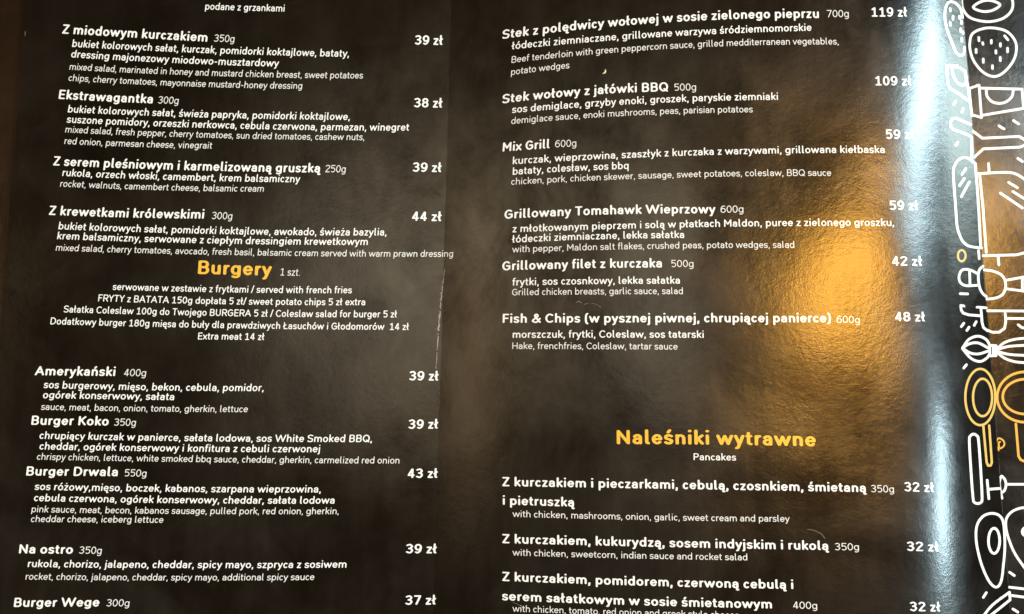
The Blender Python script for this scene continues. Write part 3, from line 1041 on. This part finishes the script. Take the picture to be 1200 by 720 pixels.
art('curl_mark', [spl(zz(450, [(650, 560), (628, 510), (648, 460), (690, 480), (696, 520), (660, 545), (650, 500), (662, 490)]), 4)], *U_, mat=M_AMBER, w=2.0)
art('fork_drawing', [spl(zz(540, [(678, 318), (664, 250), (656, 190), (672, 132), (702, 160), (712, 205), (700, 250), (676, 270)]), 4), zz(540, [(716, 200), (880, 200)])], *U_)
art('pear_drawing', [spl(zz(540, [(900, 395), (830, 402), (760, 432), (715, 490), (712, 570), (738, 670), (790, 790), (880, 920)]), 4), ('dot', (1080 + 885 / 7.2, 540 + 600 / 7.2), 6.6)], *U_)
art('leaf_drawing', [dash(620, (742, 366), (782, 394)), zz(620, [(740, 492), (880, 508)]), zz(620, [(745, 560), (880, 578)]), dash(620, (770, 676), (812, 702))], *U_)

# ------------------------------------------------------------------ wear
rng = np.random.default_rng(7)
crack = []
for y0, y1, w0 in ((316, 334, .55), (335, 364, .9), (365, 390, 1.35), (391, 411, .95), (413, 433, .6)):
    ys = np.arange(y0, y1, 1.6)
    xs_ = 521 - (ys - 318) * 0.088 + rng.normal(0, .35, len(ys)) - 1.2 * np.sin((ys - 318) / 34)
    k = 0
    while k < len(ys) - 1:
        n_ = int(rng.integers(2, 6))
        seg = list(zip(xs_[k:k + n_], ys[k:k + n_]))
        if len(seg) > 1:
            crack.append(('w', float(w0 * rng.uniform(.6, 1.3)), seg))
        k += n_ - (1 if rng.random() < .6 else 0)
for _ in range(26):
    y = rng.uniform(330, 400)
    crack.append(('dot', (521 - (y - 318) * 0.088 - 1 + rng.normal(-.8, 1.4), y), float(rng.uniform(.16, .38))))
print_art('worn_crease', crack, 1.0, M_WORN, z_spread, pg_left, lift=5e-5, note='pale cracked film along the fold')
print_art('scuff', [('w', .8, spl([(675.5, 354.8), (678.5, 353.2), (681.5, 355.2)], 3)), ('w', .6, [(684.5, 356.8), (689, 356)]), ('w', .4, spl([(693, 355.6), (698, 356.6), (701.5, 358.6)], 3)),
                    ('w', .7, [(702, 359), (704, 360.2)])], .8, M_SCUFF, z_right, pg_right, lift=5e-5)
print_art('scuff', [('w', .5, spl([(946, 620.5), (953, 621.6), (959, 624)], 4)), ('w', .6, spl([(959, 624), (963, 626.5), (966.5, 631)], 4))], .7, M_SCUFF, z_right, pg_right, lift=5e-5)
print_art('scuff', [('w', .4, spl([(601, 706), (606, 708), (613, 712)], 4))], .5, M_SCUFF, z_right, pg_right, lift=6e-5)
print_art('edge_wear', [('w', .55, [(29.7, 37), (29.3, 42)])], .9, M_SCUFF, z_left, pg_left, lift=5e-5)


def crumb():
    """A crescent crumb lying on the right page."""
    pts = spl([(706.0, 86.6), (708.6, 85.8), (709.6, 83.6), (709.0, 81.4)], 3)
    P = cast(np.array([p[0] for p in pts]), np.array([p[1] for p in pts]), z_right)
    n = normal_at(P, z_right)
    vs, fs = [], []
    m_ = len(P)
    for i, (p, q) in enumerate(zip(P, n)):
        r = 0.00032 * math.sin(math.pi * (i + 0.6) / (m_ + 0.2)) + 0.00006
        d = P[min(i + 1, m_ - 1)] - P[max(i - 1, 0)]
        d /= np.linalg.norm(d)
        s = np.cross(d, q)
        for k in range(8):
            a = 2 * math.pi * k / 8
            vs.append(p + q * r * 0.95 + (s * math.cos(a) + q * math.sin(a)) * r)
    for i in range(m_ - 1):
        for k in range(8):
            fs.append((i * 8 + k, i * 8 + (k + 1) % 8, i * 8 + 8 + (k + 1) % 8, i * 8 + 8 + k))
    fs.append(tuple(range(7, -1, -1)))
    fs.append(tuple((m_ - 1) * 8 + k for k in range(8)))
    o = link_mesh('crumb', vs, fs, M_CRUMB)
    o['label'] = 'tiny pale crescent crumb lying above the second steak on the right page'
    o['category'] = 'crumb'


crumb()

for nm, loc, sx, sy, pw, colr in LIGHTS:
    area(nm, loc, AIM, sx, sy, pw, colr)
